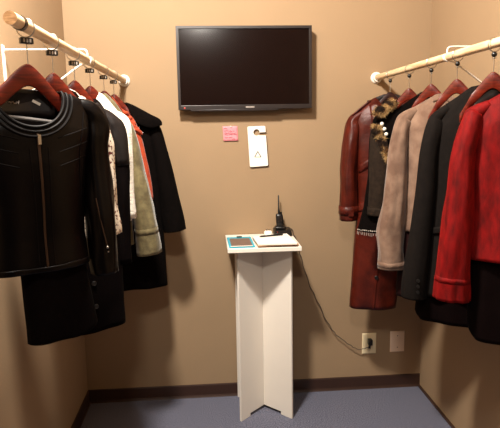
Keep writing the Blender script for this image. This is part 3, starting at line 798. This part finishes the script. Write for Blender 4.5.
# ---- R2 fur collared coat
G = Garment('fur_collar_coat', 'dark brown coat with spotted fur collar and beaded hem on the right rail', 'coat', XR, RY[1], -25, .985,
    [(.985, -.213, .19, .05, .045), (1.10, -.185, .175, .05, .045), (1.25, -.168, .16, .05, .045), (1.40, -.166, .16, .055, .045), (1.49, -.150, .16, .05, .04), (1.60, -.15, .16, .04, .035)],
    [(-.16, 1.475), (-.149, 1.492), (-.12, 1.545), (-.09, 1.585), (-.03, 1.605), (.06, 1.610), (.10, 1.56), (.16, 1.50)], fold=.006, ff=4, seed=12, group=GR,
    tf=smooth([(-.16, 1.475), (-.149, 1.492), (-.12, 1.545), (-.095, 1.575), (-.06, 1.530), (-.02, 1.552), (.02, 1.580), (.065, 1.605), (.10, 1.56), (.16, 1.50)]),
    tb=smooth([(-.16, 1.475), (-.149, 1.492), (-.12, 1.545), (-.08, 1.555), (0, 1.55), (.065, 1.56), (.10, 1.55), (.16, 1.50)]))
G.body('black_wool')
PPl = [(-.112, -.022, 1.446, .034, .030), (-.114, -.032, 1.36, .044, .038), (-.112, -.038, 1.25, .046, .038), (-.114, -.040, 1.15, .045, .038), (-.118, -.042, 1.066, .043, .036)]
so = G.sleeve('brown_wool', PPl, seed=1, fold=.05)
G.sleeve('brown_wool', PPl, name='cuff_band', seed=1, fold=.05, off=.003, t0=.90, t1=1, parent=so)
G.sleeve('brown_wool', [(-a+.01, b+.02, c, d, e) for a, b, c, d, e in PPl], seed=2, fold=.05)
G.patch('pocket_flap', 'brown_wool', -.62, -.15, .62, .665, off=.006, nu=8, nv=3, thick=.005)
y0 = -.062
fur(G, 'fur_collar', [
    ([(-.135, y0, 1.518), (-.095, y0-.008, 1.505), (-.035, y0+.010, 1.560), (-.070, y0+.022, 1.588)], 1500),
    ([(-.150, y0+.004, 1.512), (-.105, y0-.010, 1.500), (-.098, y0-.004, 1.545), (-.128, y0+.012, 1.548)], 700),
    ([(-.146, y0-.004, 1.432), (-.102, y0-.014, 1.398), (-.104, y0-.014, 1.466), (-.142, y0-.004, 1.474)], 1000),
    ([(-.076, y0-.012, 1.310), (-.066, y0-.012, 1.310), (-.088, y0-.016, 1.42), (-.132, y0-.010, 1.425)], 800),
    ([(.060, y0, 1.50), (.085, y0, 1.46), (.105, y0+.01, 1.55), (.045, y0+.02, 1.60)], 500)], 0, length=.017)
mb = MB()
for x, z in ((-.101, 1.472), (-.090, 1.450), (-.082, 1.428)): mb.sphere((x, -.085, z), .0082, 8)
mb.build('pearl_buttons', 'pearl', G.t)
mb = MB(); rr = random.Random(3)
for i in range(46):
    u = -.99+1.98*i/45; p = G.F(u, .012+.006*rr.random(), -1, .004); mb.sphere(p, .0028+.0012*rr.random(), 4)
    p2 = G.F(u, 0, -1, .003); mb.tube([p2, p2+Vector((rr.uniform(-.003, .003), -.003, -.010-.006*rr.random()))], .0010, 4)
mb.build('beaded_hem', 'tag_ink', G.t); G.done()

# ---- R3 tan suede jacket
G = Garment('tan_jacket', 'tan suede jacket with long sleeves on the right rail', 'jacket', XR, RY[2], -35, 1.038,
    [(1.038, -.120, .17, .042, .04), (1.2, -.096, .165, .042, .04), (1.37, -.092, .165, .045, .04), (1.46, -.108, .165, .045, .04), (1.50, -.104, .165, .042, .035), (1.60, -.104, .165, .035, .03)],
    [(-.135, 1.465), (-.104, 1.507), (-.06, 1.535), (.024, 1.580), (.06, 1.585), (.10, 1.56), (.18, 1.49)], fold=.007, ff=6, seed=13, group=GR,
    tb=[(-.135, 1.46), (-.104, 1.500), (-.06, 1.520), (.024, 1.545), (.06, 1.55), (.10, 1.55), (.18, 1.49)])
G.body('tan_wool')
PP = [(-.088, -.014, 1.492, .026, .034), (-.098, -.022, 1.462, .032, .040), (-.114, -.032, 1.37, .035, .042), (-.116, -.036, 1.25, .039, .044), (-.122, -.038, 1.14, .046, .046), (-.132, -.040, 1.036, .051, .048), (-.129, -.040, .95, .048, .046), (-.126, -.040, .876, .048, .044)]
so = G.sleeve('tan_wool', PP, seed=1, fold=.16)
G.sleeve('tan_wool', PP, name='cuff_band', seed=1, fold=.16, off=.0012, thick=.001, t0=.95, t1=.985, parent=so)
G.sleeve('tan_wool', [(-a+.05, b+.02, c, d, e) for a, b, c, d, e in PP], seed=2, fold=.10)
G.patch('collar', 'tan_wool', -.10, .55, .955, .999, off=.006, nu=12, nv=4, thick=.004)
G.patch('front_placket', 'tan_wool', .16, .28, .0, .94, off=.004, nu=3, nv=24)
G.buttons('brown_cover', [(.22, .82-.2*k) for k in range(4)], .009, .006); G.done()
# skirt under the tan jacket
G = Garment('maroon_skirt', 'dark maroon skirt hanging below the tan jacket on the right rail', 'skirt', XR, RY[2], -35, .755,
    [(.755, -.116, .14, .028, .028), (1.0, -.108, .13, .026, .026), (1.25, -.09, .12, .020, .020), (1.42, -.085, .11, .015, .015)],
    [(-.2, 1.425), (.2, 1.425)], fold=.006, ff=6, seed=14, group=GR)
G.body('maroon_skirt', 'skirt_panel'); G.patch('waistband', 'maroon_skirt', -.97, .97, .94, .995, off=.002, nu=20, nv=3); G.done()

# ---- R4 charcoal blazer
G = Garment('charcoal_blazer', 'charcoal grey blazer between the tan jacket and red velvet jacket', 'blazer', XR, RY[3], -35, .835,
    [(.835, -.120, .20, .042, .04), (1.05, -.110, .19, .042, .04), (1.25, -.098, .18, .045, .04), (1.44, -.090, .18, .048, .04), (1.50, -.078, .18, .042, .035), (1.60, -.078, .18, .035, .03)],
    [(-.10, 1.45), (-.078, 1.502), (-.05, 1.524), (0, 1.556), (.05, 1.592), (.075, 1.596), (.12, 1.56), (.19, 1.49)], fold=.004, ff=4, seed=15, group=GR,
    tb=[(-.10, 1.45), (-.078, 1.497), (-.05, 1.512), (0, 1.525), (.05, 1.53), (.12, 1.54), (.19, 1.49)])
G.body('charcoal')
PP = [(-.058, -.012, 1.486, .024, .034), (-.064, -.022, 1.448, .032, .040), (-.078, -.032, 1.36, .033, .042), (-.084, -.034, 1.22, .036, .044), (-.098, -.036, 1.05, .041, .044), (-.113, -.038, .90, .046, .044), (-.116, -.038, .826, .046, .042)]
so = G.sleeve('charcoal', PP, seed=1, fold=.04)
mb = MB()
for k in range(3): mb.lathe([(.0001, .003), (.006, .0025), (.007, 0), (.0001, 0)], (-.09, -.085, .86+k*.022), Matrix.Rotation(R(90), 3, 'X'), 12)
G._b(mb, 'cuff_buttons', 'black_plastic', so)
G.sleeve('charcoal', [(-a+.10, b+.02, c, d, e) for a, b, c, d, e in PP], seed=2, fold=.04)
G.patch('lapel', 'charcoal', lambda v: -.10+.9*(1-v), lambda v: .30, .62, .97, off=.006, nu=6, nv=14, thick=.004)
G.patch('pocket_flap', 'charcoal', -.62, -.20, .34, .375, off=.006, nu=8, nv=3, thick=.004)
G.buttons('black_plastic', [(.34, .56-.15*k) for k in range(3)], .010, .006); G.done()
G = Garment('black_skirt', 'black skirt hanging below the charcoal blazer on the right rail', 'skirt', XR, RY[3], -35, .734,
    [(.734, -.100, .16, .028, .030), (.757, -.119, .165, .028, .030), (1.0, -.105, .15, .026, .028), (1.25, -.08, .13, .020, .020), (1.42, -.07, .12, .015, .015)],
    [(-.2, 1.425), (.2, 1.425)], fold=.006, ff=6, seed=16, group=GR)
G.body('dark_skirt', 'skirt_panel'); G.patch('waistband', 'dark_skirt', -.97, .97, .94, .995, off=.002, nu=20, nv=3); G.done()

# ---- R5 red velvet jacket
G = Garment('velvet_jacket', 'bright red crushed velvet jacket, nearest on the right rail', 'jacket', XR, RY[4], -35, 1.040,
    [(1.04, -.056, .20, .050, .045), (1.25, -.046, .19, .048, .045), (1.40, -.052, .185, .05, .045), (1.47, -.066, .185, .048, .04), (1.51, -.064, .185, .045, .035), (1.60, -.064, .185, .035, .03)],
    [(-.085, 1.475), (-.064, 1.505), (-.03, 1.524), (.027, 1.560), (.06, 1.590), (.10, 1.58), (.19, 1.49)], fold=.007, ff=7, seed=17, group=GR,
    tf=[(-.085, 1.475), (-.064, 1.505), (-.03, 1.524), (.027, 1.556), (.06, 1.572), (.10, 1.57), (.19, 1.49)],
    tb=smooth([(-.085, 1.475), (-.064, 1.505), (-.035, 1.560), (-.01, 1.580), (.06, 1.590), (.10, 1.58), (.19, 1.49)]))
G.body('velvet')
PP = [(-.042, -.014, 1.494, .026, .034), (-.050, -.024, 1.468, .032, .040), (-.070, -.034, 1.37, .034, .042), (-.074, -.038, 1.25, .040, .045), (-.078, -.040, 1.12, .046, .046), (-.084, -.040, 1.00, .052, .046), (-.087, -.040, .903, .055, .044)]
so = G.sleeve('velvet', PP, seed=1, fold=.12)
G.sleeve('velvet', PP, name='cuff_seam', seed=1, fold=.12, off=.0012, thick=.001, t0=.87, t1=.895, parent=so)
G.sleeve('velvet', [(-a+.125, b+.02, c, d, e) for a, b, c, d, e in PP], seed=2, fold=.06)
nf = MB(); nf.grid([[Vector((-.035+.13*i/10, .024-.006*(i/5-1)**2, 1.578-.022*(i/5-1)**2-.055*j/4)) for i in range(11)] for j in range(5)])
nfo = nf.build('neck_facing', 'lining', G.t, solid=.002)
mb = MB().box(.002, .026, .0172, .0188, 1.548, 1.560); G._b(mb, 'care_label', 'tag', nfo)
G.patch('front_placket', 'velvet', .30, .42, .0, .95, off=.004, nu=3, nv=24)
G.buttons('velvet', [(.36, .84-.2*k) for k in range(4)], .010, .006); G.done()
G = Garment('black_skirt', 'black skirt hanging below the red velvet jacket on the right rail', 'skirt', XR, RY[4], -35, .768,
    [(.768, -.015, .16, .03, .03), (.79, -.034, .165, .03, .03), (.83, -.042, .165, .03, .03), (1.0, -.042, .15, .026, .028), (1.25, -.03, .13, .020, .020), (1.42, -.02, .12, .015, .015)],
    [(-.2, 1.425), (.2, 1.425)], fold=.006, ff=6, seed=18, group=GR)
G.body('dark_skirt', 'skirt_panel'); G.patch('waistband', 'dark_skirt', -.97, .97, .94, .995, off=.002, nu=20, nv=3); G.done()
